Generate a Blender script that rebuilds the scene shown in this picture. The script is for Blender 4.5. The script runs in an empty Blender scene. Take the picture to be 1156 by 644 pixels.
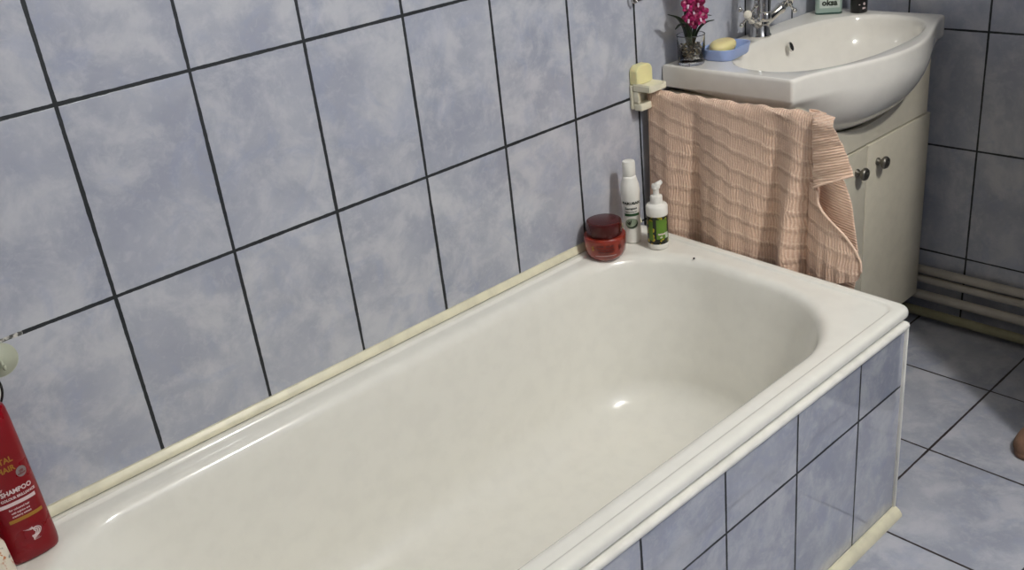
import bpy, bmesh, math, random
from mathutils import Vector, Matrix
random.seed(7)
sc = bpy.context.scene
C = sc.collection
PI = math.pi

# ------------------------------------------------------------------ camera
cam = bpy.data.objects.new('camera', bpy.data.cameras.new('camera'))
C.objects.link(cam)
R_ = Vector((0.72866304, -0.67660829, -0.1060726))
U_ = Vector((0.36337183, 0.25065851, 0.89729105))
F_ = Vector((0.58052656, 0.69236662, -0.42850598))
M = Matrix((R_, U_, -F_)).transposed().to_4x4()
M.translation = Vector((-0.4174, -1.4211, 1.3671))
cam.matrix_world = M
cam.data.sensor_width = 36.0
cam.data.lens = 36.0 * 1111.2858 / 1156.0
cam.data.clip_start = 0.02
sc.camera = cam

# ------------------------------------------------------------------ world and exposure
w = bpy.data.worlds.new('world')
sc.world = w
w.use_nodes = True
w.node_tree.nodes['Background'].inputs[0].default_value = (0.75, 0.82, 1.0, 1)
w.node_tree.nodes['Background'].inputs[1].default_value = 0.03
sc.view_settings.view_transform = 'Standard'
sc.view_settings.look = 'None'
sc.view_settings.exposure = 0.13
sc.view_settings.gamma = 1.0
sc.view_settings.use_curve_mapping = False

# ------------------------------------------------------------------ lights
LAMP = Vector((.88, -1.72, 2.36))
FILL_LAMP = Vector((-0.35, -1.05, 2.44))


def point_light(name, loc, energy, radius, col):
    d = bpy.data.lights.new(name, 'POINT')
    d.energy = energy
    d.shadow_soft_size = radius
    d.color = col
    o = bpy.data.objects.new(name, d)
    C.objects.link(o)
    o.location = loc
    return o


point_light('ceiling_lamp_light', LAMP - Vector((0, 0, 0.03)), 74, 0.05, (0.99, 0.98, 0.945))
dl = bpy.data.lights.new('warm_fill_light', 'AREA')  # unseen warm fill, added to tint the left of tub and wall
dl.shape = 'RECTANGLE'
dl.size = 0.55
dl.size_y = 0.05
dl.energy = 1.6
dl.color = (1.0, 0.86, 0.64)
ol = bpy.data.objects.new('warm_fill_light', dl)
C.objects.link(ol)
ol.location = FILL_LAMP - Vector((0, 0, 0.045))


# ------------------------------------------------------------------ node helpers
class NT:
    def __init__(s, name):
        s.m = bpy.data.materials.new(name)
        s.m.use_nodes = True
        s.t = s.m.node_tree
        s.b = s.t.nodes['Principled BSDF']

    def n(s, typ, **kw):
        nd = s.t.nodes.new(typ)
        for k, v in kw.items():
            setattr(nd, k, v)
        return nd

    def put(s, sock, v):
        if isinstance(v, bpy.types.NodeSocket):
            s.t.links.new(v, sock)
        elif v is not None:
            sock.default_value = v

    def math(s, op, a, b=None, c=None, clamp=False):
        nd = s.n('ShaderNodeMath', operation=op)
        nd.use_clamp = clamp
        s.put(nd.inputs[0], a)
        if b is not None:
            s.put(nd.inputs[1], b)
        if c is not None:
            s.put(nd.inputs[2], c)
        return nd.outputs[0]

    def mix(s, f, a, b):
        nd = s.n('ShaderNodeMix', data_type='RGBA')
        s.put(nd.inputs[0], f)
        s.put(nd.inputs[6], a)
        s.put(nd.inputs[7], b)
        return nd.outputs[2]

    def coord(s, kind='Object'):
        return s.n('ShaderNodeTexCoord').outputs[kind]

    def noise(s, vec, scale, detail=3, rough=.5, dist=0.0):
        nd = s.n('ShaderNodeTexNoise')
        s.put(nd.inputs['Vector'], vec)
        nd.inputs['Scale'].default_value = scale
        nd.inputs['Detail'].default_value = detail
        nd.inputs['Roughness'].default_value = rough
        nd.inputs['Distortion'].default_value = dist
        return nd.outputs[0]

    def ramp(s, v, a, b):
        nd = s.n('ShaderNodeMapRange', interpolation_type='SMOOTHSTEP')
        s.put(nd.inputs[0], v)
        nd.inputs[1].default_value = a
        nd.inputs[2].default_value = b
        return nd.outputs[0]

    def bump(s, h, strength, dist):
        nd = s.n('ShaderNodeBump')
        nd.inputs['Strength'].default_value = strength
        nd.inputs['Distance'].default_value = dist
        s.put(nd.inputs['Height'], h)
        s.t.links.new(nd.outputs[0], s.b.inputs['Normal'])

    def base(s, c):
        s.put(s.b.inputs['Base Color'], c)

    def rough(s, r):
        s.put(s.b.inputs['Roughness'], r)


def lin(r, g, b):
    f = lambda c: (c / 255 / 12.92) if c / 255 <= .04045 else ((c / 255 + .055) / 1.055) ** 2.4
    return (f(r), f(g), f(b), 1)


def plain(name, col, rough=.4, metal=0.0, spec=.5, trans=0.0, coat=0.0, vary=0.04, sss=0.0, ior=1.45):
    t = NT(name)
    nz = t.noise(t.coord(), 30, 3)
    c2 = tuple(max(0, x * (1 - vary * 3)) for x in col[:3]) + (1,)
    t.base(t.mix(t.ramp(nz, .35, .75), col, c2))
    t.rough(t.math('MULTIPLY_ADD', nz, .06, rough - .03, clamp=True))
    t.b.inputs['Metallic'].default_value = metal
    t.b.inputs['Specular IOR Level'].default_value = spec
    t.b.inputs['Transmission Weight'].default_value = trans
    t.b.inputs['Coat Weight'].default_value = coat
    t.b.inputs['IOR'].default_value = ior
    if sss:
        t.b.inputs['Subsurface Weight'].default_value = sss
        t.b.inputs['Subsurface Scale'].default_value = .01
    return t.m


def tile_mat(name, ua, va, u0, v0, tw, th, c_dark, c_mid, c_light, grout, gw, rough=.13, marble=1.0, chip=False, bluish=None, coat=.15):
    """glazed marbled tiles laid in a grid on the plane of axes ua, va (object coordinates = metres)"""
    t = NT(name)
    co = t.coord()
    sep = t.n('ShaderNodeSeparateXYZ')
    t.put(sep.inputs[0], co)
    u, v = sep.outputs[ua], sep.outputs[va]
    su = t.math('DIVIDE', t.math('SUBTRACT', u, u0), tw)
    sv = t.math('DIVIDE', t.math('SUBTRACT', v, v0), th)
    iu, iv = t.math('ROUND', su), t.math('ROUND', sv)
    du = t.math('MULTIPLY', t.math('ABSOLUTE', t.math('SUBTRACT', su, iu)), tw)
    dv = t.math('MULTIPLY', t.math('ABSOLUTE', t.math('SUBTRACT', sv, iv)), th)
    d = t.math('MINIMUM', du, dv)
    wob = t.noise(co, 55, 3, .7)
    wob2 = t.noise(co, 9, 2, .5)
    half = t.math('MULTIPLY_ADD', wob, gw * .7, gw * .55)
    half = t.math('ADD', half, t.math('MULTIPLY_ADD', wob2, gw * .8, -gw * .35))
    g = t.math('SUBTRACT', d, half)
    edge = t.ramp(g, -.0003, .0004)          # 0 in the joint, 1 on the tile
    # per-tile id
    cmb = t.n('ShaderNodeCombineXYZ')
    t.put(cmb.inputs[0], t.math('FLOOR', su))
    t.put(cmb.inputs[1], t.math('FLOOR', sv))
    wn = t.n('ShaderNodeTexWhiteNoise', noise_dimensions='3D')
    t.put(wn.inputs['Vector'], cmb.outputs[0])
    off = t.n('ShaderNodeVectorMath', operation='MULTIPLY_ADD')
    t.put(off.inputs[0], wn.outputs['Color'])
    off.inputs[1].default_value = (7, 7, 7)
    t.put(off.inputs[2], co)
    p = off.outputs[0]
    n1 = t.noise(p, 6, 5, .58, .25)
    n2 = t.noise(p, 12, 6, .66, .35)
    n3 = t.noise(p, 60, 4, .6, .6)
    m1 = t.ramp(n1, .34, .66)
    m2 = t.ramp(n2, .42, .66)
    col = t.mix(m1, c_dark, c_mid)
    col = t.mix(t.math('MULTIPLY', m2, .62 * marble), col, c_light)
    if bluish:
        col = t.mix(t.math('MULTIPLY', t.ramp(t.noise(p, 11, 4, .6, 1.2), .5, .68), .35), col, bluish)
    col = t.mix(t.math('MULTIPLY', t.ramp(n3, .5, .7), .22 * marble), col, c_light)
    gcol = grout
    if chip:   # one stretch of the joint at the far left has lost its dark paint
        m = t.math('MULTIPLY', t.math('LESS_THAN', u, -.137), t.math('LESS_THAN', t.math('ABSOLUTE', t.math('SUBTRACT', v, .7813)), .012))
        gcol = t.mix(m, grout, t.mix(t.ramp(t.noise(co, 160, 2), .4, .6), lin(205, 203, 195), lin(80, 80, 76)))
    t.base(t.mix(edge, gcol, col))
    t.rough(t.math('MULTIPLY_ADD', edge, rough - .6, .6))
    h = t.math('ADD', t.math('MULTIPLY', edge, 1.0), t.math('MULTIPLY', t.noise(co, 5, 2), .25))
    t.bump(h, .35, .0015)
    t.b.inputs['IOR'].default_value = 1.6
    t.put(t.b.inputs['Coat Weight'], t.math('MULTIPLY', edge, coat))
    t.b.inputs['Coat Roughness'].default_value = .03
    return t.m


# ------------------------------------------------------------------ materials
T_DARK, T_MID, T_LIGHT, T_BLUE = lin(163, 167, 181), lin(181, 184, 194), lin(205, 206, 210), lin(158, 166, 190)
G_DARK = lin(13, 21, 26)
m_wall = tile_mat('wall_tile_long', 0, 2, 0.0, 0.7813, 0.2, 0.2953, T_DARK, T_MID, T_LIGHT, G_DARK, .0031, chip=True, bluish=T_BLUE)
m_wall_end = tile_mat('wall_tile_end', 1, 2, -0.4237, 0.7877, 0.2, 0.2953, T_DARK, T_MID, T_LIGHT, G_DARK, .0024, bluish=T_BLUE)
m_panel = tile_mat('wall_tile_panel', 0, 2, 0.9948, 0.3066, 0.2, 0.2953, T_DARK, T_MID, T_LIGHT, G_DARK, .0025, rough=.04, bluish=T_BLUE, coat=1.0)
m_floor = tile_mat('floor_tile', 0, 1, 1.7042, -0.6229, 0.3053, 0.3053, lin(160, 164, 177), lin(177, 180, 191), lin(204, 204, 210), lin(40, 30, 30), .0026, rough=.2, marble=.8, bluish=lin(158, 166, 188))
m_plaster = plain('white_ceiling_paint', lin(168, 166, 160), .8)
m_enamel = plain('tub_enamel', lin(238, 236, 227), .15, spec=.55, coat=.12, vary=.012)
m_ceramic = plain('sink_ceramic', lin(240, 236, 227), .1, spec=.6, coat=.4, vary=.012)
m_dark = plain('dark_hole', lin(14, 14, 14), .6)
m_cream_trim = plain('cream_trim_plastic', lin(232, 226, 198), .35, vary=.05)
m_white_trim = plain('white_trim_plastic', lin(238, 236, 228), .3)
m_shade_cupboard = plain('shade_cupboard_dark_grey', lin(66, 70, 80), .5, vary=.1)  # for the added light blocker, dark so it bounces little light
m_cab = plain('cabinet_laminate', lin(218, 210, 190), .35, vary=.02)
m_cab_in = plain('cabinet_side', lin(206, 198, 176), .45, vary=.02)
m_pewter = plain('pewter_knob', lin(128, 124, 116), .38, metal=.9)
m_chrome = plain('chrome', lin(215, 213, 208), .09, metal=1.0, vary=.01)
m_ivory = plain('tap_ceramic_button', lin(235, 228, 212), .2)
m_pipe = plain('pipe_white_plastic', lin(196, 190, 180), .4)
m_pipe_dark = plain('pipe_old_cream_paint', lin(150, 146, 118), .55)
m_holder = plain('ivory_holder_plastic', lin(236, 230, 206), .32, vary=.03)
m_yellow = plain('pale_yellow_plastic', lin(240, 230, 172), .38, vary=.03, sss=.15)
m_white_pl = plain('white_bottle_plastic', lin(238, 236, 228), .3, vary=.01)
m_red = plain('red_bottle_plastic', lin(128, 0, 18), .28, vary=.02)
m_red_dark = plain('dark_red_label', lin(128, 8, 26), .35, vary=.05)
m_maroon = plain('maroon_lid', lin(74, 18, 18), .22, vary=.05)
m_redbrown = plain('redbrown_jar', lin(142, 48, 34), .24, vary=.1, coat=.4)
m_text_dk = plain('print_dark', lin(48, 56, 46), .5)
m_text_jar = plain('print_jar_dark', lin(92, 26, 22), .5)
m_text_wh = plain('print_white', lin(226, 206, 206), .5)
m_gold = plain('print_gold', lin(176, 128, 52), .4, metal=.3)
m_green_band = plain('print_green', lin(44, 84, 50), .45)
m_label_green = plain('label_green', lin(96, 132, 44), .4, vary=.08)
m_silver_seal = plain('print_silver', lin(150, 140, 140), .4, metal=.4)
m_clear = plain('clear_plastic', lin(226, 230, 208), .2, trans=.45, vary=.01, ior=1.3)
m_glass = plain('glass', (1, 1, 1, 1), .02, trans=1.0, vary=0, ior=1.45)
m_leaf = plain('orchid_leaf', lin(28, 44, 26), .4, vary=.12)
m_stem = plain('orchid_stem', lin(62, 76, 44), .5)
m_blue = plain('blue_soap_dish_plastic', lin(160, 180, 226), .35, vary=.02, sss=.1)
m_soap = plain('yellow_soap', lin(238, 222, 160), .42, vary=.02, sss=.2)
m_mint = plain('mint_bottle_plastic', lin(168, 190, 180), .3, vary=.02)
m_mint_base = plain('dark_mint_base', lin(64, 92, 84), .4)
m_black = plain('black_plastic', lin(16, 16, 17), .3)
m_wood = plain('slipper_felt', lin(140, 108, 88), .8, vary=.12)
m_mirror = plain('mirror_glass', lin(225, 225, 225), .05, metal=1.0, vary=0)


def petal_mat():
    t = NT('orchid_petal')
    nz = t.noise(t.coord(), 160, 3, .6)
    t.base(t.mix(t.ramp(nz, .42, .62), lin(120, 8, 58), lin(180, 36, 104)))
    t.rough(.4)
    return t.m


m_petal = petal_mat()
m_lip = plain('orchid_lip', lin(244, 214, 232), .4, vary=.08)


def pebble_mat():
    t = NT('pebbles')
    v = t.n('ShaderNodeTexVoronoi')
    t.put(v.inputs['Vector'], t.coord())
    v.inputs['Scale'].default_value = 170
    s2 = t.n('ShaderNodeSeparateColor')
    t.put(s2.inputs[0], v.outputs['Color'])
    c = t.mix(s2.outputs[0], lin(54, 44, 34), lin(190, 172, 132))
    c = t.mix(t.math('GREATER_THAN', s2.outputs[1], .6), c, lin(44, 40, 34))
    t.base(c)
    t.rough(.4)
    return t.m


m_pebble = pebble_mat()


def flower_label_mat():
    t = NT('black_label_with_yellow_flowers')
    v = t.n('ShaderNodeTexVoronoi')
    t.put(v.inputs['Vector'], t.coord())
    v.inputs['Scale'].default_value = 85
    n = t.noise(t.coord(), 130, 3, .6)
    f = t.math('LESS_THAN', t.math('ADD', v.outputs['Distance'], t.math('MULTIPLY', n, .35)), .56)
    t.base(t.mix(f, lin(18, 24, 14), t.mix(t.ramp(n, .4, .6), lin(198, 168, 30), lin(112, 128, 34))))
    t.rough(.3)
    return t.m


m_flab = flower_label_mat()


def orange_print_mat():
    t = NT('white_with_orange_print')
    n = t.noise(t.coord(), 55, 3, .6, .6)
    n2 = t.noise(t.coord(), 40, 2, .5)
    c = t.mix(t.ramp(n, .54, .6), lin(226, 216, 198), lin(190, 112, 52))
    c = t.mix(t.ramp(n2, .6, .64), c, lin(62, 58, 50))
    t.base(c)
    t.rough(.35)
    return t.m


m_orange = orange_print_mat()


def towel_mat():
    t = NT('peach_waffle_towel')
    uv = t.coord('UV')
    sep = t.n('ShaderNodeSeparateXYZ')
    t.put(sep.inputs[0], uv)
    u, v = sep.outputs[0], sep.outputs[1]     # metres across / along the cloth
    wob = t.noise(uv, 24, 2)
    wobf = t.noise(uv, 420, 2, .6)
    uu = t.math('ADD', u, t.math('ADD', t.math('MULTIPLY', wobf, .0024), t.math('MULTIPLY', wob, .012)))
    ribs = t.math('MULTIPLY_ADD', t.math('SINE', t.math('MULTIPLY', uu, 2 * PI / .0054)), .5, .5)
    vv = t.math('ADD', t.math('ADD', v, t.math('MULTIPLY', u, .26)), t.math('MULTIPLY', t.noise(uv, 7, 2, .5), .03))
    cell = t.math('MULTIPLY_ADD', t.math('SINE', t.math('MULTIPLY', vv, 2 * PI / .0052)), .5, .5)
    ph = t.math('FRACT', t.math('DIVIDE', vv, .0365))
    band = t.math('SUBTRACT', 1.0, t.ramp(t.math('ABSOLUTE', t.math('SUBTRACT', ph, .5)), .01, .08))   # narrow pale stitch rows
    puff = t.math('SUBTRACT', 1.0, t.ramp(t.math('ABSOLUTE', t.math('SUBTRACT', ph, .30)), .06, .17))   # puffy row beside it
    knob = t.ramp(t.noise(uv, 330, 3, .7), .4, .6)
    fine = t.noise(uv, 260, 3, .65)
    waf = t.math('ADD', t.math('MULTIPLY', ribs, t.math('MULTIPLY_ADD', fine, .9, .1)), t.math('MULTIPLY', cell, .12))
    h = t.math('ADD', waf, t.math('MULTIPLY', puff, t.math('MULTIPLY_ADD', knob, .7, .15)))
    col = t.mix(t.ramp(waf, .1, .75), lin(232, 194, 167), lin(250, 220, 197))
    col = t.mix(t.math('MULTIPLY', band, t.math('MULTIPLY_ADD', knob, .95, .05)), col, lin(255, 228, 204))
    t.base(col)
    t.rough(.95)
    t.b.inputs['Specular IOR Level'].default_value = .1
    t.b.inputs['Sheen Weight'].default_value = .25
    t.bump(h, .9, .0026)
    return t.m


m_towel = towel_mat()


def emit(name, col, strength):
    t = NT(name)
    t.base(col)
    t.put(t.b.inputs['Emission Color'], col)
    t.b.inputs['Emission Strength'].default_value = strength
    return t.m


# ------------------------------------------------------------------ mesh helpers
def obj(name, bm, mat, parent=None, smooth=True, angle=None, loc=None):
    me = bpy.data.meshes.new(name)
    bmesh.ops.recalc_face_normals(bm, faces=bm.faces)
    bm.to_mesh(me)
    bm.free()
    for p in me.polygons:
        p.use_smooth = smooth
    if smooth and angle:
        me.set_sharp_from_angle(angle=math.radians(angle))
    me.materials.append(mat)
    o = bpy.data.objects.new(name, me)
    C.objects.link(o)
    if parent is not None:
        o.parent = parent
    if loc is not None:
        o.location = loc
    return o


def tag(o, label=None, cat=None, group=None, kind=None):
    if label:
        o['label'] = label
    if cat:
        o['category'] = cat
    if group:
        o['group'] = group
    if kind:
        o['kind'] = kind
    return o


def thing(name, label, cat, loc=(0, 0, 0), rz=0, group=None):
    o = bpy.data.objects.new(name, None)
    C.objects.link(o)
    o.empty_display_size = .05
    o.location = loc
    o.rotation_euler = (0, 0, rz)
    return tag(o, label, cat, group)


def add_box(bm, x0, x1, y0, y1, z0, z1, bev=0.0, seg=2):
    t = bmesh.new()
    bmesh.ops.create_cube(t, size=1)
    for v in t.verts:
        v.co = Vector((x0 + (v.co.x + .5) * (x1 - x0), y0 + (v.co.y + .5) * (y1 - y0), z0 + (v.co.z + .5) * (z1 - z0)))
    if bev:
        bmesh.ops.bevel(t, geom=t.edges[:], offset=bev, segments=seg, profile=.5, affect='EDGES')
    merge(bm, t)


def merge(bm, t, mat=None):
    if mat is not None:
        t.transform(mat)
    me = bpy.data.meshes.new('tmp')
    t.to_mesh(me)
    t.free()
    bm.from_mesh(me)
    bpy.data.meshes.remove(me)


def box(x0, x1, y0, y1, z0, z1, bev=0.0, seg=2):
    bm = bmesh.new()
    add_box(bm, x0, x1, y0, y1, z0, z1, bev, seg)
    return bm


def add_lathe(bm, prof, n=40, mat=None, sx=1, sy=1):
    """prof: (r, z) list, bottom to top"""
    t = bmesh.new()
    rings = []
    for r, z in prof:
        if r < 1e-6:
            rings.append([t.verts.new((0, 0, z))])
        else:
            rings.append([t.verts.new((r * sx * math.cos(2 * PI * i / n), r * sy * math.sin(2 * PI * i / n), z)) for i in range(n)])
    for a, b in zip(rings, rings[1:]):
        for i in range(n):
            j = (i + 1) % n
            if len(a) == 1 and len(b) == 1:
                continue
            if len(a) == 1:
                t.faces.new((a[0], b[i], b[j]))
            elif len(b) == 1:
                t.faces.new((a[i], a[j], b[0]))
            else:
                t.faces.new((a[i], a[j], b[j], b[i]))
    merge(bm, t, mat)


def lathe(prof, n=40, mat=None, sx=1, sy=1):
    bm = bmesh.new()
    add_lathe(bm, prof, n, mat, sx, sy)
    return bm


def add_tube(bm, pts, rad, n=14, cap=True, flat=1.0):
    pts = [Vector(p) for p in pts]
    if not isinstance(rad, (list, tuple)):
        rad = [rad] * len(pts)
    t = bmesh.new()
    rings = []
    up = None
    for i, p in enumerate(pts):
        a = pts[max(i - 1, 0)]
        b = pts[min(i + 1, len(pts) - 1)]
        d = (b - a).normalized()
        if up is None:
            up = Vector((0, 0, 1)) if abs(d.z) < .9 else Vector((1, 0, 0))
        s = d.cross(up).normalized()
        up = s.cross(d).normalized()
        rings.append([t.verts.new(p + (s * math.cos(2 * PI * k / n) + up * math.sin(2 * PI * k / n) * flat) * rad[i]) for k in range(n)])
    for a, b in zip(rings, rings[1:]):
        for k in range(n):
            j = (k + 1) % n
            t.faces.new((a[k], a[j], b[j], b[k]))
    if cap:
        t.faces.new(rings[0][::-1])
        t.faces.new(rings[-1])
    merge(bm, t)


def tube(pts, rad, n=14, **k):
    bm = bmesh.new()
    add_tube(bm, pts, rad, n, **k)
    return bm


def spline(pts, n=8):
    """Catmull-Rom through the points"""
    P = [Vector(p) for p in pts]
    P = [P[0] * 2 - P[1]] + P + [P[-1] * 2 - P[-2]]
    out = []
    for i in range(1, len(P) - 2):
        for k in range(n):
            t = k / n
            a, b, c, d = P[i - 1:i + 3]
            out.append(.5 * ((2 * b) + (c - a) * t + (2 * a - 5 * b + 4 * c - d) * t * t + (3 * b - a - 3 * c + d) * t ** 3))
    out.append(P[-2])
    return out


def add_ball(bm, c, r, seg=20, ring=12, scale=(1, 1, 1)):
    t = bmesh.new()
    bmesh.ops.create_uvsphere(t, u_segments=seg, v_segments=ring, radius=r)
    t.transform(Matrix.Translation(c) @ Matrix.Diagonal((*scale, 1)))
    merge(bm, t)


def loft(rings, cap0=True, cap1=True):
    bm = bmesh.new()
    V = [[bm.verts.new(p) for p in r] for r in rings]
    n = len(V[0])
    for a, b in zip(V, V[1:]):
        for i in range(n):
            j = (i + 1) % n
            bm.faces.new((a[i], a[j], b[j], b[i]))
    if cap0:
        bm.faces.new(V[0][::-1])
    if cap1:
        bm.faces.new(V[-1])
    return bm


def rrect(x0, x1, y0, y1, rads, z, na=14, ns=16):
    """rounded rectangle, rads = (x1y1, x0y1, x0y0, x1y0)"""
    out = []
    corners = [(x1, y1, 0, rads[0]), (x0, y1, 90, rads[1]), (x0, y0, 180, rads[2]), (x1, y0, 270, rads[3])]
    arcs = []
    for cx, cy, a0, r in corners:
        sx = -1 if cx == x1 else 1
        sy = -1 if cy == y1 else 1
        ox, oy = cx + sx * r, cy + sy * r
        arcs.append([(ox + r * math.cos(math.radians(a0 + 90 * k / na)), oy + r * math.sin(math.radians(a0 + 90 * k / na))) for k in range(na + 1)])
    for i in range(4):
        a = arcs[i]
        b = arcs[(i + 1) % 4]
        out += a
        p, q = a[-1], b[0]
        for k in range(1, ns):
            out.append((p[0] + (q[0] - p[0]) * k / ns, p[1] + (q[1] - p[1]) * k / ns))
    return [Vector((x, y, z)) for x, y in out]


def text_bm(s, size, bold=0.0, align='CENTER', ext=.0002):
    cu = bpy.data.curves.new('lettering', 'FONT')
    cu.body = s
    cu.size = size
    cu.align_x = align
    cu.align_y = 'CENTER'
    cu.extrude = ext
    cu.offset = bold
    cu.resolution_u = 2
    o = bpy.data.objects.new('lettering', cu)
    C.objects.link(o)
    dg = bpy.context.evaluated_depsgraph_get()
    dg.update()
    me = bpy.data.meshes.new_from_object(o.evaluated_get(dg))
    bm = bmesh.new()
    bm.from_mesh(me)
    bpy.data.objects.remove(o)
    bpy.data.curves.remove(cu)
    bpy.data.meshes.remove(me)
    return bm


def wrap(bm, rfun, ang0, zc, sub=None):
    """wrap flat lettering/patch (x right, y up, z out) round the z axis at the angle ang0"""
    for v in bm.verts:
        x, y, z = v.co
        r = rfun(zc + y) if callable(rfun) else rfun
        a = ang0 + x / r
        v.co = Vector(((r + z + .0004) * math.cos(a), (r + z + .0004) * math.sin(a), zc + y))
    return bm


def patch(w, h, nx=14, ny=4, t=.0004, round_=0.0):
    bm = bmesh.new()
    g = [[bm.verts.new((-w / 2 + w * i / nx, -h / 2 + h * j / ny, t)) for i in range(nx + 1)] for j in range(ny + 1)]
    for j in range(ny):
        for i in range(nx):
            bm.faces.new((g[j][i], g[j][i + 1], g[j + 1][i + 1], g[j + 1][i]))
    return bm


# ------------------------------------------------------------------ the setting
XE, XW, YR, ZC = 1.97, -1.25, -2.25, 2.5
tag(obj('wall_left', box(XW, XE + .1, 0, .1, 0, ZC), m_wall, smooth=False), kind='structure')
tag(obj('wall_back', box(XE, XE + .1, YR, 0, 0, ZC), m_wall_end, smooth=False), kind='structure')
tag(obj('wall_right', box(XW, XE + .1, YR - .1, YR, 0, ZC), m_wall, smooth=False), kind='structure')
tag(obj('wall_front', box(XW - .1, XW, YR - .1, .1, 0, ZC), plain('grey_wall_paint', lin(96, 98, 106), .7), smooth=False), kind='structure')
tag(obj('floor', box(XW - .1, XE + .1, YR - .1, .1, -.1, 0), m_floor, smooth=False), kind='structure')
tag(obj('ceiling', box(XW - .1, XE + .1, YR - .1, .1, ZC, ZC + .1), m_plaster, smooth=False), kind='structure')

# trim strip between the wall tiles and the tub
def strip_x(prof, x0, x1):
    r0 = [Vector((x0, y, z)) for y, z in prof]
    r1 = [Vector((x1, y, z)) for y, z in prof]
    return loft([r0, r1])


TUB_Z = .468
o = obj('trim_1', strip_x([(0, .4895), (-.010, .4895), (-.0125, .4905), (-.0125, .493), (-.009, .499), (-.004, .5045), (0, .5045)], -.9, 1.176), m_cream_trim, smooth=True, angle=35)
tag(o, kind='structure')

# ------------------------------------------------------------------ the tub
TX0, TX1, TY0, TY1 = -.36, 1.176, -.667, -.0035
tub = thing('bathtub', 'large white enamelled bathtub built in along the tiled wall', 'bathtub', (.41, -.335, 0))
off = Vector((-.41, .335, 0))


def sh(r):
    return [p + off for p in r]


# opening
OX0, OX1, OY0, OY1 = -.265, 1.112, -.612, -.058
rings = []
W = (.02, .02, .022, .022)


def outer(ins, z, r=.02):
    r = max(r - ins * .0, .004)
    return rrect(TX0 + ins, TX1 - ins, TY0 + ins, TY1 - ins, (r, r, r, r), z)


for ins_, z_ in ((.010, .452), (.004, .4498), (.001, .4508), (.0, .4535), (.0, .456), (.0, .4590), (.0004, .4615), (.0018, .4650), (.0042, .4674), (.0075, .4688), (.0115, .4692), (.013, .4692), (.0185, .4692), (.020, .4690)):
    rings.append(outer(ins_, z_))
for e_, z_, r_ in ((.022, .4683, .024), (.0235, .4668, .025), (.0250, .4652, .026), (.0265, .4643, .028), (.028, .4640, .030), (.0292, .4640, .031)):
    rings.append(rrect(TX0 + e_, TX1 - e_, TY0 + e_, TY1 - e_ * .92, (r_,) * 4, z_))


def opening(ex0, ex1, ey0, ey1, z, rb=.2, rs=.16):
    return rrect(OX0 + ex0, OX1 - ex1, OY0 + ey0, OY1 - ey1, (rb, rs, rs, rb), z)


# deck then the soft lip, the wall, the fillet and the bottom
rings.append(opening(-.016, -.016, -.0145, -.0145, .4640, .215))
rings.append(opening(-.010, -.010, -.009, -.009, .4636, .21))
rings.append(opening(-.005, -.005, -.0045, -.0045, .4624, .207))
rings.append(opening(0, 0, 0, 0, .4598, .205))
rings.append(opening(.006, .006, .006, .006, .4535, .20))
rings.append(opening(.011, .010, .010, .010, .444, .198))
for k in range(1, 9):
    t = k / 8
    z = .444 - t * .234
    rings.append(opening(.011 + t * .13, .010 + .052 * t ** 1.1, .010 + t * .028, .010 + t * .028, z, .198 - t * .012))
n = 12
for k in range(1, n + 1):
    a = PI / 2 * k / n
    rr = 1 - math.cos(a)
    hh = math.sin(a)
    z = .21 - .092 * hh
    rings.append(opening(.141 + .15 * rr, .062 + .145 * rr, .038 + .085 * rr, .038 + .085 * rr, z, .186 - .06 * rr, .16 - .05 * rr))
rings.append(opening(.34, .26, .17, .17, .1165, .08, .08))
rings.append(opening(.42, .36, .22, .22, .1155, .045, .045))
for r in rings:          # the tub was set with its wall side a little higher than its front
    for p in r:
        p.z += .020 * (p.y - TY0) / (TY1 - TY0)
bm = loft([sh(r) for r in rings], cap0=False, cap1=True)
body = obj('basin', bm, m_enamel, tub, angle=60)
sol = body.modifiers.new('wall thickness', 'SOLIDIFY')
sol.thickness = .004
sol.offset = -1
# drain, feet of the basin hidden by the tiled front, small dark speck on the rim
bm = lathe([(0, 0), (.034, 0), (.036, .002), (.033, .004), (.024, .003), (.02, .001), (0, .001)])
d_ = obj('drain_ring', bm, m_chrome, tub, loc=Vector((.14, -.335, .118)) + off)
bm = bmesh.new()
add_ball(bm, Vector((1.104, -.2165, .4778)) + off, .0022, 10, 6, (1.0, 1.0, 1))
o = obj('enamel_chip', bm, m_dark, tub)
tag(o, 'small dark chip in the rim')

# tiled front panel of the tub
pan = thing('tub_front_panel', 'tiled front panel below the tub rim with a white top bead', 'bath panel', (0, 0, 0))
PX1 = 1.153
obj('tiled_board', box(-.36, PX1 - .003, -.668, -.652, .0, .4405), m_panel, pan, smooth=False)
obj('top_bead', strip_x([(-.650, .4435), (-.650, .4345), (-.668, .4325), (-.6735, .4335), (-.6755, .4380), (-.6740, .4425), (-.6700, .4452), (-.655, .4452)], -.36, PX1), m_white_trim, pan, angle=50)
bm = bmesh.new()
add_box(bm, PX1 - .004, PX1 + .002, -.674, -.650, .0, .444, .0018)
obj('corner_bead', bm, m_white_trim, pan)
obj('end_board', box(PX1 - .014, PX1 - .002, -.650, -.004, 0, .43), m_panel, pan, smooth=False)
tr = obj('trim_2', strip_x([(-.669, .0005), (-.669, .019), (-.674, .0195), (-.682, .015), (-.688, .007), (-.6885, .0005)], -.36, PX1 + .001), m_cream_trim, angle=35)
tag(tr, kind='structure')

# ------------------------------------------------------------------ vanity cabinet
CX0, CX1, CF = 1.292, 1.905, -.314
CZ0 = .098
BC = Vector((1.603, -.205, 0))      # bowl centre
cab = thing('vanity_cabinet', 'cream two-door vanity cabinet standing under the sink', 'cabinet', (BC.x, -.16, 0))
co = Vector((-BC.x, .16, 0))


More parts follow.
